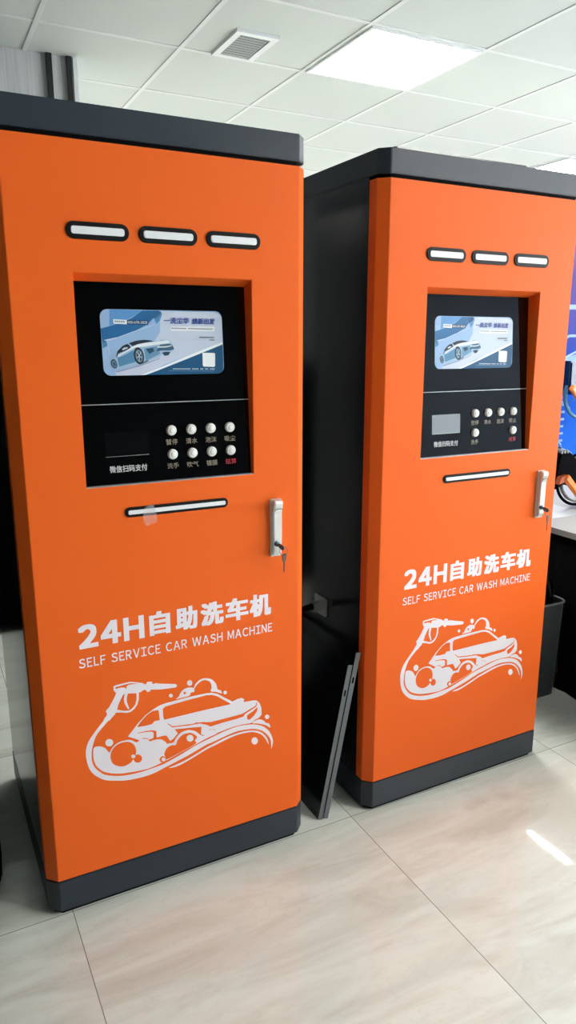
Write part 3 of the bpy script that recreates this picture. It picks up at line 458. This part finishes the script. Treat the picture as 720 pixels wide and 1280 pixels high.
# ceiling lamps
def lamp(i,j,label):
    cx=GX0+GP*(i+.5); cy=GY0+GQ*(j+.5)
    t=thing('ceiling_light',label,'light',(cx,cy,H),0,'square ceiling light panels')
    hw=GP/2-.012; hd=GQ/2-.012
    bm=NB()
    box(bm,-hw,hw,-hd,-hd+.016,-.012,0); box(bm,-hw,hw,hd-.016,hd,-.012,0)
    box(bm,-hw,-hw+.016,-hd+.016,hd-.016,-.012,0); box(bm,hw-.016,hw,-hd+.016,hd-.016,-.012,0)
    link('frame',bm,M['alu'],t)
    link('diffuser',B(-hw+.016,hw-.016,-hd+.016,hd-.016,-.009,-.002),M['lamp'],t)
LAMPS=[(2,0,'lit square ceiling light panel above the right machine'),(6,2,'lit square ceiling light panel at the right edge of the ceiling')]
for a in LAMPS: lamp(*a)
for i,j in ((3,-7),(5,-9),(7,-9),(9,-9),(4,-7),(7,-7),(9,2),(5,6),(9,6),(2,6)):  # added unseen panels, cells picked for how they light fronts and chamfers
    lamp(i,j,'added ceiling light panel outside the view, placed to light the machines')
t=thing('linear_ceiling_light','thin lit linear ceiling lamp seen only as a streak reflected in the floor','light',(4.082,2.09,H))
link('housing',B(-.03,.03,-.26,.26,-.02,0),M['alu'],t); link('diffuser',B(-.007,.007,-.24,.24,-.024,-.02),M['tubelamp'],t)
# vent
t=thing('ceiling_vent','small square ceiling air vent with grey louvres left of the lit panel','vent',(1.351,1.872,H))
bm=NB(); a,b,w=.104,.156,.030
box(bm,-a,a,-b,-b+w,-.014,0); box(bm,-a,a,b-w,b,-.014,0); box(bm,-a,-a+w,-b+w,b-w,-.014,0); box(bm,a-w,a,-b+w,b-w,-.014,0)
link('frame',bm,M['alu'],t,0.003)
link('duct',B(-a+w,a-w,-b+w,b-w,-.0035,-.0005),M['ductdark'],t)
bm=NB()
for k in range(10):
    y=-b+w+.010+k*(2*b-2*w-.02)/9
    prism(bm,[(y-.006,-.009),(y-.005,-.008),(y+.006,-.0115),(y+.005,-.0125)],'x',-a+w,a-w)
link('louvre',bm,M['louv'],t)

# ------------------------------------------------------------------ the machines
G0,G1=-0.05387,0.065036            # tilted glass: y = G0 + G1*z
RX0,RX1,RZ0,RZ1=0.1247,0.5231,1.0452,1.4942
DW,CH=0.645,0.0242
TX={}
def T(s,shear=0.0):
    k=(s,shear)
    if k not in TX: TX[k]=text_geo(s,shear)
    return TX[k]
def plan(y1,ins=0.0):
    i=ins
    return [(-CH+i,y1),(-CH+i,CH+i*.4),(i*.4,i),(DW-i*.4,i),(DW+CH-i,CH+i*.4),(DW+CH-i,y1)]
def door_mesh():
    bm=NB(); z0,z1=0.0980,1.745; yb=.056
    def gy(z): return G0+G1*z
    o=[bm.verts.new(p) for p in ((0,0,z0),(DW,0,z0),(DW,0,z1),(0,0,z1))]
    i=[bm.verts.new(p) for p in ((RX0,0,RZ0),(RX1,0,RZ0),(RX1,0,RZ1),(RX0,0,RZ1))]
    r=[bm.verts.new((x,gy(z)+.004,z)) for x,z in ((RX0,RZ0),(RX1,RZ0),(RX1,RZ1-.0145),(RX0,RZ1-.0145))]   # the top fold slopes down
    for k in range(4):
        n=(k+1)%4
        bm.faces.new((o[k],o[n],i[n],i[k])); bm.faces.new((i[k],i[n],r[n],r[k]))
    def side(sx,xf,xs):
        a=[bm.verts.new((xs,CH,z0)),bm.verts.new((xs,CH,z1)),bm.verts.new((xs,yb,z0)),bm.verts.new((xs,yb,z1))]
        f0,f1=(o[0],o[3]) if sx<0 else (o[1],o[2])
        bm.faces.new((f0,f1,a[1],a[0])); bm.faces.new((a[0],a[1],a[3],a[2])); return a
    l=side(-1,0,-CH); rr=side(1,DW,DW+CH)
    bm.faces.new((o[3],o[2],rr[1],rr[3],l[3],l[1])); bm.faces.new((o[0],o[1],rr[0],rr[2],l[2],l[0]))
    fix(bm)
    # make sure the front faces the viewer
    if o[0].link_faces and max(o[0].link_faces,key=lambda f:f.calc_area()*(abs(f.normal.y)>.9)).normal.y>0:
        bmesh.ops.reverse_faces(bm,faces=bm.faces[:])
    return bm
FRONT=lambda d:(lambda x,z:-d)
GLASS=lambda d:(lambda x,z:G0+G1*z-d)
def glass_slab(x0,x1,z0,z1):
    bm=NB()
    v=[bm.verts.new((x,G0+G1*z+d,z)) for d in (0,.003) for z in (z0,z1) for x in (x0,x1)]
    for f in ((0,1,3,2),(4,6,7,5),(0,4,5,1),(2,3,7,6),(0,2,6,4),(1,5,7,3)): bm.faces.new([v[i] for i in f])
    return fix(bm)
def slot(parent,x0,x1,zc,h,ih):
    bm=NB(); prism(bm,rrect(x0,x1,zc-h/2,zc+h/2,h/2-.0001,10),'y',-.0035,0.001)
    o=link('indicator_light',bm,M['black'],parent,0.0012)
    e=h*.30
    bm=NB(); prism(bm,rrect(x0+e,x1-e,zc-ih/2,zc+ih/2,ih*.35,6),'y',-.0055,-.003)
    d=link('diffuser',bm,M['diff'],o,0.001); d['label']='frosted white light strip'
stk_cols=[]
for c,l,p_ in STICKER:
    if c not in stk_cols: stk_cols.append(c)
stk_mats=[mat('print_%02d'%i,c,0.3,spec=0.4,vary=(25,0.03)) for i,c in enumerate(stk_cols)]
stk_mats+=[mat('print_navy',(34,66,150),0.3,vary=(25,0.03)),mat('print_white',(226,234,242),0.3,vary=(25,0.02))]
def machine(loc,rz,label,missing,far_unit):
    t=thing('car_wash_machine',label,'machine',loc,rz,'self service car wash machines')
    # carcass
    bm=NB(); prism(bm,[(-CH+.001,.0575),(DW+CH-.001,.0575),(DW+CH-.001,.665),(-CH+.001,.665)],'z',.0960,1.7545)
    link('cabinet_body',bm,M['body'],t,0.0012)
    bm=NB(); prism(bm,plan(.0575,.009),'z',1.7445,1.7550); link('door_seal',bm,M['gap'],t)
    bm=NB(); prism(bm,plan(.668),'z',1.7542,1.8122); link('top_cap',bm,M['grey'],t,0.0016)
    if far_unit:
        bm=NB(); prism(bm,rrect(.012,.450,.006,.30,.008,3),'z',1.8122,1.8165); link('cap_plate',bm,M['body'],t,0.0006)
    bm=NB(); prism(bm,plan(.668),'z',.0141,.0956); link('plinth',bm,M['grey'],t,0.0016)
    bm=NB(); prism(bm,plan(.0575,.004),'z',.0950,.0990); link('door_seal',bm,M['gap'],t)
    bm=NB(); prism(bm,plan(.655,.012),'z',.0,.0142); link('base_frame',bm,M['gap'],t)
    door=link('door',door_mesh(),M['orange'],t,0.0009,seg=2)
    # lights
    for a,b in ((.1153,.2441),(.2643,.3942),(.4147,.5449)): slot(t,a,b,1.5755,.0335,.0150)
    slot(t,.2052,.4537,.9834,.0230,.0098)
    # glass
    e=.0008
    up=link('display_glass',glass_slab(RX0+e,RX1-e,1.2238,RZ1-.0138),M['glass'],t)
    lo=link('control_panel',glass_slab(RX0+e,RX1-e,RZ0+.0018,1.2224),M['glass'],t)
    bm=NB(); box(bm,RX0+e,RX1-e,G0+G1*1.223-.0012,G0+G1*1.223+.002,1.2222,1.2240); link('panel_joint_trim',bm,M['seam'],t)
    bm=NB(); box(bm,RX0+e,RX1-e,.0005,G0+G1*RZ0+.004,RZ0+.0002,RZ0+.0018); link('recess_sill',bm,M['seam'],t)
    # sticker
    bm=NB()
    def stk(pts,mi,d):
        flat(bm,pts,GLASS(d),mi)
    sx0,sx1,sz0,sz1=.1829,.4635,1.2844,1.4246; R=.0165
    prism(bm,rrect(sx0,sx1,sz0,sz1,R,8),'y',0,0.0004,0)
    for v in bm.verts: v.co.y=G0+G1*v.co.z-(.0002 if v.co.y<.0002 else 0)-.0002
    def clipr(pts):
        out=[]
        for x,z in pts:
            x=min(max(x,sx0),sx1); z=min(max(z,sz0),sz1)
            for cx,cz,qx,qz in ((sx0+R,sz0+R,-1,-1),(sx1-R,sz0+R,1,-1),(sx0+R,sz1-R,-1,1),(sx1-R,sz1-R,1,1)):
                if (x-cx)*qx>0 and (z-cz)*qz>0:
                    d=math.hypot(x-cx,z-cz)
                    if d>R: x=cx+(x-cx)*R/d; z=cz+(z-cz)*R/d
            if not out or abs(out[-1][0]-x)+abs(out[-1][1]-z)>1e-6: out.append((x,z))
        return out
    def dens(pts,n=6):
        o_=[]
        for k,p in enumerate(pts):
            q=pts[(k+1)%len(pts)]
            for i in range(n): o_.append((p[0]+(q[0]-p[0])*i/n,p[1]+(q[1]-p[1])*i/n))
        return o_
    for c,l,pts in STICKER:
        stk(clipr(dens(pts) if len(pts)<14 and l<5 else pts),stk_cols.index(c),.0005+.00012*l)
    nv,wh=len(stk_cols),len(stk_cols)+1
    put_text(bm,T('一洗尘华',.15),.3235,.3835,1.3955,1.4090,GLASS(.0019),nv,.0004,.0003)
    put_text(bm,T('焕新出发',.15),.3895,.4450,1.3950,1.4085,GLASS(.0019),nv,.0004,.0003)
    put_text(bm,T('400-678-3828'),.2420,.2855,1.3950,1.4006,GLASS(.0019),wh)
    s=link('advertising_sticker',bm,stk_mats,up); s['label']='blue and silver sticker showing a sports car'
    # controls
    bs=[(.3268,.3746,.4224,.4707),(1.1597,1.1052)]
    words=[['暂停','清水','泡沫','吸尘'],['洗手','吹气','镀膜','结算']]
    for r_ in range(2):
        for c_ in range(4):
            if (r_,c_) in missing: continue
            x,z=bs[0][c_],bs[1][r_]; y=G0+G1*z
            bm=NB(); lathe_y(bm,x,z,[(.0118,y+.001),(.0118,y-.004),(.0110,y-.0065),(.0092,y-.0082),(.0078,y-.0084),(.0072,y-.0076),(.0066,y-.0076),(.0060,y-.0092),(.0035,y-.0100),(0,y-.0102)],26)
            link('push_button',bm,M['button'],lo)
            bm=NB(); put_text(bm,T(words[r_][c_]),x-.0135,x+.0140,z-.0330,z-.0200,GLASS(.0006))
            k=link('button_label',bm,M['labred'] if (r_,c_)==(1,3) else M['lab'],lo)
            if (r_,c_)==(1,3): k['label']='red lettering under the last button'
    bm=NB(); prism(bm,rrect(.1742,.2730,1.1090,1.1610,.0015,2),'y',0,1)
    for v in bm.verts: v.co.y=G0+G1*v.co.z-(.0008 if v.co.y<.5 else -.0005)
    w=link('payment_window',bm,M['pane_reflect'] if far_unit else M['pane_dark'],lo)
    bm=NB(); box(bm,.1742,.2720,G0+G1*1.1085-.0009,G0+G1*1.1085+.0005,1.1082,1.1090); link('window_edge',bm,M['seam'],lo)
    bm=NB(); put_text(bm,T('微信扫码支付'),.1806,.2660,1.0728,1.0880,GLASS(.0006),0,.0002,.0002); link('payment_label',bm,M['labwhite'],lo)
    # door graphics
    bm=NB()
    put_line(bm,'24H',.0850,.2368,.6784,.7355,FRONT(.0004),0,.11,.3,.0031,.0027)
    hx=[(.2492,.3005),(.3135,.3690),(.3772,.4372),(.4425,.5040),(.5075,.5672)]
    for ch,(a,b) in zip('自助洗车机',hx): put_text(bm,T(ch),a,b,.6790,.7382,FRONT(.0004),0,.0031,.0021)
    link('headline_lettering',bm,M['vinyl'],door)
    bm=NB(); put_line(bm,'SELF SERVICE CAR WASH MACHINE',.0826,.5703,.6322,.6550,FRONT(.0004),0,.15,.60,.0003,.0003); link('english_lettering',bm,M['vinyl'],door)
    bm=NB()
    for q,(l,sm,pts) in enumerate(LOGO):
        flat(bm,smooth_loop(pts,4) if sm==1 else pts,FRONT(.0003+.0003*l+.000006*q),1 if l==1 else 0)
    g=link('car_wash_emblem',bm,[M['vinyl'],M['orange']],door); g['label']='white emblem of a spray gun, hose and foamy car'
    # handle
    hp=NB(); prism(hp,rrect(.5645,.5945,.8337,.9797,.004,4),'y',-.0075,.001)
    h=link('door_handle',hp,M['chrome'],t,0.0015); h['label']='silver swing handle with lock'
    bm=NB()  # lever: profile in (y,z) extruded across x, swelling at its top
    prism(bm,[(-.007,.8385),(-.0135,.8385),(-.0160,.8480),(-.0165,.8750),(-.0165,.9440),(-.0205,.9570),(-.0240,.9690),(-.0215,.9775),(-.007,.9790)],'x',.5680,.5915)
    link('lever',bm,M['chrome'],h,0.0022)
    bm=NB()
    pts=[(.5680+.0005,-.0212,.9520)]+[(.57975-.0115*math.cos(a),-.0225+.001*math.cos(2*a),.9520+.006*math.sin(a)) for a in [PI*k/10 for k in range(11)]]
    tube(bm,pts[1:],.0009,6); link('hinge_groove',bm,M['steel'],h)
    bm=NB(); lathe_y(bm,.5765,.8680,[(.0068,-.012),(.0068,-.0195),(.0058,-.0205),(0,-.0207)],20); link('lock_cylinder',bm,M['lock'],h)
    for z in (.8366,.9770):
        pass
    return t
def keys(loc,rz,label):
    t=thing('key_bunch',label,'keys',loc,rz,'keys in the machine locks')
    # key in the lock
    def key(bm,p,d,side,L,bow):
        """flat key from p along direction d; blade L, round bow"""
        p=Vector(p); d=Vector(d).normalized(); s=Vector(side).normalized(); n=d.cross(s)
        def ad(a,b,th): return [p+d*a+s*b+n*th for th in (-.0008,.0008) for _ in (0,)]
        out=[(0,-.002),(bow*.3,-.0060),(bow*.8,-.0068),(bow,-.004),(bow,.004),(bow*.8,.0068),(bow*.3,.0060),(0,.002)]
        blade=[(0,.002),(-L*.3,.0026),(-L*.5,.0018),(-L*.7,.0026),(-L*.9,.0018),(-L,.0),(-L,-.0012),(0,-.002)]
        for poly,th in ((out,.0011),(blade,.0008)):
            lo=[bm.verts.new(p+d*a+s*b-n*th) for a,b in poly]; hi=[bm.verts.new(p+d*a+s*b+n*th) for a,b in poly]
            bm.faces.new(lo[::-1]); bm.faces.new(hi)
            for i in range(len(poly)):
                j=(i+1)%len(poly); bm.faces.new((lo[i],lo[j],hi[j],hi[i]))
        return fix(bm)
    bm=NB(); key(bm,(.5765,-.0225,.8680),(.42,-.75,-.42),(0,-.5,.87),.004,.020); k=link('key',bm,M['steel'],t); k['label']='key turned in the lock'
    bm=NB(); c=Vector((.5855,-.036,.8530))
    tube(bm,[c+Vector((.0105*math.cos(a),.003*math.sin(a),.0105*math.sin(a))) for a in [2*PI*k/20 for k in range(20)]],.0009,6,closed=True); link('split_ring',bm,M['steel'],t)
    bm=NB(); key(bm,(.5870,-.036,.8240),(.02,0,1),(1,.3,0),.026,.022); k=link('key',bm,M['brass'],t); k['label']='dark brass key hanging from the ring'
    return t
RLOC=(0.8953,-0.0029,0); RRZ=math.radians(.534)
machine((0,0,0),0,'orange and grey car wash machine nearest the viewer, with eight white buttons',(),False)
machine(RLOC,RRZ,'orange and grey car wash machine farther right, with six buttons and a painted window reflection',((1,1),(1,2)),True)
keys((0,0,0),0,'two keys on a ring hanging from the near machine handle')
keys(RLOC,RRZ,'two keys on a ring hanging from the farther machine handle')

# scrap of film on the lower lamp of the near machine
bm=NB(); n=9; rows=[]
for i in range(n):
    t_=i/(n-1); a=1.9*t_
    w=.010+.010*t_ if t_<.7 else .017-.02*(t_-.7)
    cx=.2600-.006*t_; z=.9960-.036*t_; y=-.0062-.030*t_*t_
    rows.append([bm.verts.new((cx+w*u,y-.004*abs(u)*t_,z+.003*u)) for u in (-1,-.5,0,.5,1)])
for A,C in zip(rows[:-1],rows[1:]):
    for k in range(4): bm.faces.new((A[k],A[k+1],C[k+1],C[k])).smooth=True
o=link('film_scrap',bm,M['film']); tag(o,'curling scrap of clear film stuck on the lower lamp of the near machine','film')
sol=o.modifiers.new('thickness','SOLIDIFY'); sol.thickness=.0003

# bracket on the left flank of the farther machine
t=thing('pipe_bracket','small grey metal bracket with dark arm fixed low on the flank of the farther machine','bracket',(.8676,.268,.565))
bm=NB(); prism(bm,rrect(-.036,.034,-.030,.028,.006,4),'x',-.004,.0015); link('plate',bm,M['bracket'],t,0.0008)
bm=NB(); box(bm,-.030,-.003,-.012,.012,-.014,.012); link('clip',bm,M['bracket'],t,0.002)
bm=NB(); tube(bm,[(-.028,0,-.001),(-.165,.0,-.012)],.0105,14); link('arm',bm,M['black'],t)

# two loose flanged panels leaning between the machines
def loose_panel(xb,xt,z1,th,y0,y1,slotz,label):
    t=thing('metal_panel',label,'panel',(xb,y0,0),0,'loose dark metal panels')
    lean=math.atan2(xt-xb,z1)
    Lh=math.hypot(xt-xb,z1)
    bm=NB(); y=0; D=y1-y0; s0=slotz/math.cos(lean)
    # front edge with a slot cut into it
    x0,x1=0,th; sa,sb=th*.32,th*.68; h0,h1=s0-.009,s0+.009
    o=[bm.verts.new(p) for p in ((x0,0,0),(x1,0,0),(x1,0,Lh),(x0,0,Lh))]
    i=[bm.verts.new(p) for p in ((sa,0,h0),(sb,0,h0),(sb,0,h1),(sa,0,h1))]
    r=[bm.verts.new((v.co.x,.008,v.co.z)) for v in i]
    bk=[bm.verts.new((v.co.x,D,v.co.z)) for v in o]
    for k in range(4):
        n=(k+1)%4
        bm.faces.new((o[k],o[n],i[n],i[k])); bm.faces.new((i[k],i[n],r[n],r[k])); bm.faces.new((o[k],o[n],bk[n],bk[k]))
    bm.faces.new(r); bm.faces.new(bk); fix(bm)
    R_=Matrix.Rotation(lean,4,'Y')
    bmesh.ops.transform(bm,matrix=R_,verts=bm.verts)
    for f in bm.faces:
        if f.normal.y<-.5 and f.calc_area()>1e-5 and min(v.co.y for v in f.verts)<.004: f.material_index=1
    mz=min(v.co.z for v in bm.verts); bmesh.ops.translate(bm,vec=(0,0,-mz),verts=bm.verts)
    link('sheet',bm,[M['body'],M['panelgrey']],t,0.0)
    return t
M['panelgrey']=mat('dark_grey_sheet_edge',(98,103,107),0.5,vary=(14,0.08))
loose_panel(.7320,.8240,.4660,.0152,.034,.58,.383,'dark metal panel leaning between the machines, shorter front one')
loose_panel(.7480,.8480,.5000,.0155,.031,.58,.419,'dark metal panel leaning between the machines, taller rear one')

# bin with hose behind the farther machine
t=thing('waste_bin','slate grey bin wrapped in clear film standing right of the farther machine','bin',(1.862,.375,0))
def tub(bm,w0,d0,w1,d1,h,th):
    lo=rrect(-w0,w0,-d0,d0,.03,6); hi=rrect(-w1,w1,-d1,d1,.034,6); hj=rrect(-w1+th,w1-th,-d1+th,d1-th,.03,6); lj=rrect(-w0+th,w0-th,-d0+th,d0-th,.026,6)
    R_=[[bm.verts.new((x,y,z)) for x,y in P_] for P_,z in ((lo,0),(hi,h),(hj,h),(lj,th))]
    n=len(lo)
    for a,b in zip(R_[:-1],R_[1:]):
        for k in range(n): bm.faces.new((a[k],a[(k+1)%n],b[(k+1)%n],b[k]))
    bm.faces.new(R_[0][::-1]); bm.faces.new(R_[3]); return fix(bm)
link('tub',tub(NB(),.098,.080,.108,.090,.385,.004),M['bin'],t)
bm=NB(); pr=rrect(-.110,.110,-.092,.092,.036,6); tube(bm,[(x,y,.385) for x,y in pr],.005,8,closed=True); link('rim',bm,M['rim'],t)
bm=NB(); NZ=13; rows=[]
for k in range(NZ+1):
    u=k/NZ; q=rrect(-(.1005+.0095*u),.1005+.0095*u,-(.0825+.0095*u),.0825+.0095*u,.032,4)
    amp=.0040 if u<.35 else .0010
    rows.append([bm.verts.new((x+(abs(random.gauss(0,amp))+.0008)*(1 if x>0 else -1),y+(abs(random.gauss(0,amp))+.0008)*(1 if y>0 else -1),.004+.372*u+random.gauss(0,.002)*(0<k<NZ))) for x,y in q])
for a,c in zip(rows[:-1],rows[1:]):
    n=len(a)
    for k in range(n): bm.faces.new((a[k],a[(k+1)%n],c[(k+1)%n],c[k]))
fix(bm); link('film_wrap',bm,M['filmwrap'],t)
bm=NB(); pts=[]; rad=[]
for k in range(90):
    z=.06+.54*k/89; q=max(0,z-.37); pts.append((1.940-2.6*q*q,.345,z)); rad.append(.0165 if k%2 else .0140)
tube(bm,pts,rad,14); o=link('corrugated_hose',bm,M['hose']); tag(o,'black corrugated hose rising out of the film wrapped bin','hose')

# counter
t=thing('display_counter','pale topped counter draped in black cloth at the right edge','counter',(2.45,.45,0))
link('worktop',B(-.472,.75,-1.10,1.12,.630,.653),M['top'],t,0.004)
bm=NB(); N_=60; lo=[];hi=[]
per=[(-.465,-1.09),(-.465,1.11),(.74,1.11),(.74,-1.09)]
for k in range(4):
    a=per[k]; b=per[(k+1)%4]
    for i in range(N_):
        u=i/N_; x=a[0]+(b[0]-a[0])*u; y=a[1]+(b[1]-a[1])*u
        w=.006*math.sin(i*1.7)+.003*math.sin(i*.6)
        nx,ny=((-1,0),(0,1),(1,0),(0,-1))[k]
        hi.append(bm.verts.new((x,y,.630))); lo.append(bm.verts.new((x+nx*(w-.006),y+ny*(w-.006),.0015)))
n=len(lo)
for i in range(n): bm.faces.new((lo[i],lo[(i+1)%n],hi[(i+1)%n],hi[i])).smooth=True
bm.faces.new(hi); fix(bm); link('black_skirt',bm,M['cloth'],t)
o=link('paper_sheet',B(2.06,2.30,.50,.95,.6532,.6538),mat('white_paper',(205,207,213),0.6,vary=(20,0.02))); tag(o,'white paper sheet lying flat on the pale counter','paper')
# tool on the counter
t=thing('hoop_tool','black tool with orange lever and grey hoop standing on the pale counter','tool',(2.26,.62,.6565))
bm=NB(); prism(bm,[(-.075,.090),(-.080,.150),(-.060,.245),(-.005,.250),(.055,.205),(.085,.130),(.050,.090),(-.01,.118)],'y',-.035,.035); link('head',bm,M['toolblack'],t,0.006)
bm=NB()
for k in range(3): box(bm,-.052+.017*k,-.042+.017*k,-.030,.030,.244,.256)
link('ridge',bm,M['toolgrey'],t,0.002)
bm=NB(); a=Vector((-.045,-.055,.150)); b=Vector((.105,-.055,.004)); d=(b-a).normalized(); s=Vector((d.z,0,-d.x))
pl=[a-s*.014,b-s*.014,b+s*.014,a+s*.014]
prism(bm,[(v.x,v.z) for v in pl],'y',-.068,-.044); link('lever',bm,M['toolorange'],t,0.004)
bm=NB(); prism(bm,[(-.085,.118),(-.075,.150),(-.035,.158),(-.030,.130)],'y',-.060,-.036); link('pivot',bm,mat('rust_orange_plastic',(176,72,24),0.4,vary=(20,.1)),t,0.003)
def hoop(bm,c,rx,rz,r): return tube(bm,[(c[0]+rx*math.cos(a),c[1]+.10*math.sin(a)*0,c[2]+rz*math.sin(a)) for a in [2*PI*k/48 for k in range(48)]],r,10,closed=True)
link('outer_hoop',hoop(NB(),(.105,.0,.118),.135,.112,.0065),M['toolblack'],t); link('inner_hoop',hoop(NB(),(.108,-.004,.122),.120,.098,.0085),M['toolgrey'],t)
# backdrop board
t=thing('backdrop_board','blue printed backdrop board standing behind the counter','board',(3.9,1.72,0))
o=link('board',B(-1.05,1.6,0,.03,.0,2.08),M['poster'],t)
bm=NB()
def ln(x0,z0,x1,z1,w):
    d=Vector((x1-x0,z1-z0)).normalized(); n_=Vector((-d.y,d.x))*w
    flat(bm,[(x0+n_.x,z0+n_.y),(x1+n_.x,z1+n_.y),(x1-n_.x,z1-n_.y),(x0-n_.x,z0-n_.y)],lambda x,z:-.001)
for a in ((-.9,1.565,1.5,1.565,.014),(-.62,1.30,-.46,1.395,.008),(-.46,1.395,1.2,1.395,.008),(-.60,1.22,-.36,1.31,.006),(-.36,1.31,.2,1.22,.006),(-.7,.80,-.35,.66,.006),(-.7,.95,-.45,.72,.005),(-.66,1.10,-.40,.95,.005)): ln(*a)
for k in range(9): ln(-.475,.66+.045*k,-.445,.66+.045*k,.007)
link('line_print',bm,M['posterline'],t)
bm=NB(); flat(bm,[(-.66,1.235),(-.38,1.285),(-.30,1.14),(-.45,1.18),(-.66,1.21)],lambda x,z:-.0006); flat(bm,smooth_loop([(-.68,.70),(-.62,.78),(-.56,.72),(-.58,.62),(-.66,.60)]),lambda x,z:-.0006)
link('light_print',bm,M['posterlight'],t)
# second tool hung on the board
t=thing('hoop_tool','dark blue tool with orange lever and steel blue hoop hung on the blue backdrop','tool',(3.36,1.60,.90))
bm=NB(); prism(bm,[(-.055,.195),(-.060,.350),(.08,.320),(.12,.18),(.02,.14)],'y',-.04,.1198); link('head',bm,M['navy'],t,0.01)
bm=NB(); a=Vector((-.062,-.06,.200)); b=Vector((.085,-.06,.045)); d=(b-a).normalized(); s=Vector((d.z,0,-d.x)); pl=[a-s*.017,b-s*.017,b+s*.017,a+s*.017]
prism(bm,[(v.x,v.z) for v in pl],'y',-.075,-.045); link('lever',bm,M['toolorange'],t,0.005)
link('outer_hoop',hoop(NB(),(.100,-.01,.150),.155,.148,.012),M['hoopblue'],t)
bm=NB()
for k in range(6):
    a=2*PI*k/6+.4; tube(bm,[(.100,-.01,.150),(.100+.15*math.cos(a),-.01,.150+.142*math.sin(a))],.003,6)
link('spoke',bm,M['posterline'],t)
# tall black neighbour, only its lower corner in view at the left edge
t=thing('equipment_cabinet','tall black cabinet close left of the near machine, only its rounded base corner in view','cabinet',(-.55,.25,0))
pl=[(.445,.43),(.445,.02)]+[(.445-.55*(1-math.cos(a)),.02-.44*math.sin(a)) for a in [PI/2*k/10 for k in range(1,11)]]+[(-.35,-.42),(-.35,.43)]
bm=NB(); prism(bm,pl,'z',.012,1.70); link('shell',bm,M['toolblack'],t,0.006)
bm=NB(); prism(bm,[(x*.99,y*.99) for x,y in pl],'z',0,.0125); link('base',bm,M['gap'],t)
bm=NB(); prism(bm,[(x*1.0,y*1.0) for x,y in pl],'z',1.7005,1.74); link('cap',bm,M['grey'],t,0.004)
# low dark chest behind the machines
t=thing('storage_chest','black chest standing against the grey panelled wall behind the near machine','chest',(-.45,2.15,0))
link('body',B(-.8,.8,-.22,.22,.03,1.20),M['toolblack'],t,.008); link('lid',B(-.81,.81,-.23,.225,1.2005,1.24),M['toolblack'],t,.006)
for x in (-.7,.7):
    for y in (-.16,.16): link('foot',B(x-.03,x+.03,y-.03,y+.03,0,.031),M['gap'],t)

# ------------------------------------------------------------------ camera and view
cam=bpy.data.cameras.new('camera'); co=bpy.data.objects.new('camera',cam); COL.objects.link(co)
co.location=(-.1938,-1.5773,1.3548); co.rotation_euler=(math.radians(90-13.1205),math.radians(0.0),math.radians(-27.1782))
cam.sensor_fit='HORIZONTAL'; cam.sensor_width=36; cam.lens=908.96/720*36; cam.clip_start=.02
SC.camera=co
w=bpy.data.worlds.new('world'); SC.world=w; w.use_nodes=True
w.node_tree.nodes['Background'].inputs[0].default_value=(.8,.85,.9,1); w.node_tree.nodes['Background'].inputs[1].default_value=.3
v=SC.view_settings; v.view_transform='Standard'; v.look='None'; v.gamma=1.0; v.use_curve_mapping=False; v.exposure=EXPO
SC.cycles.max_bounces=10; SC.cycles.diffuse_bounces=6
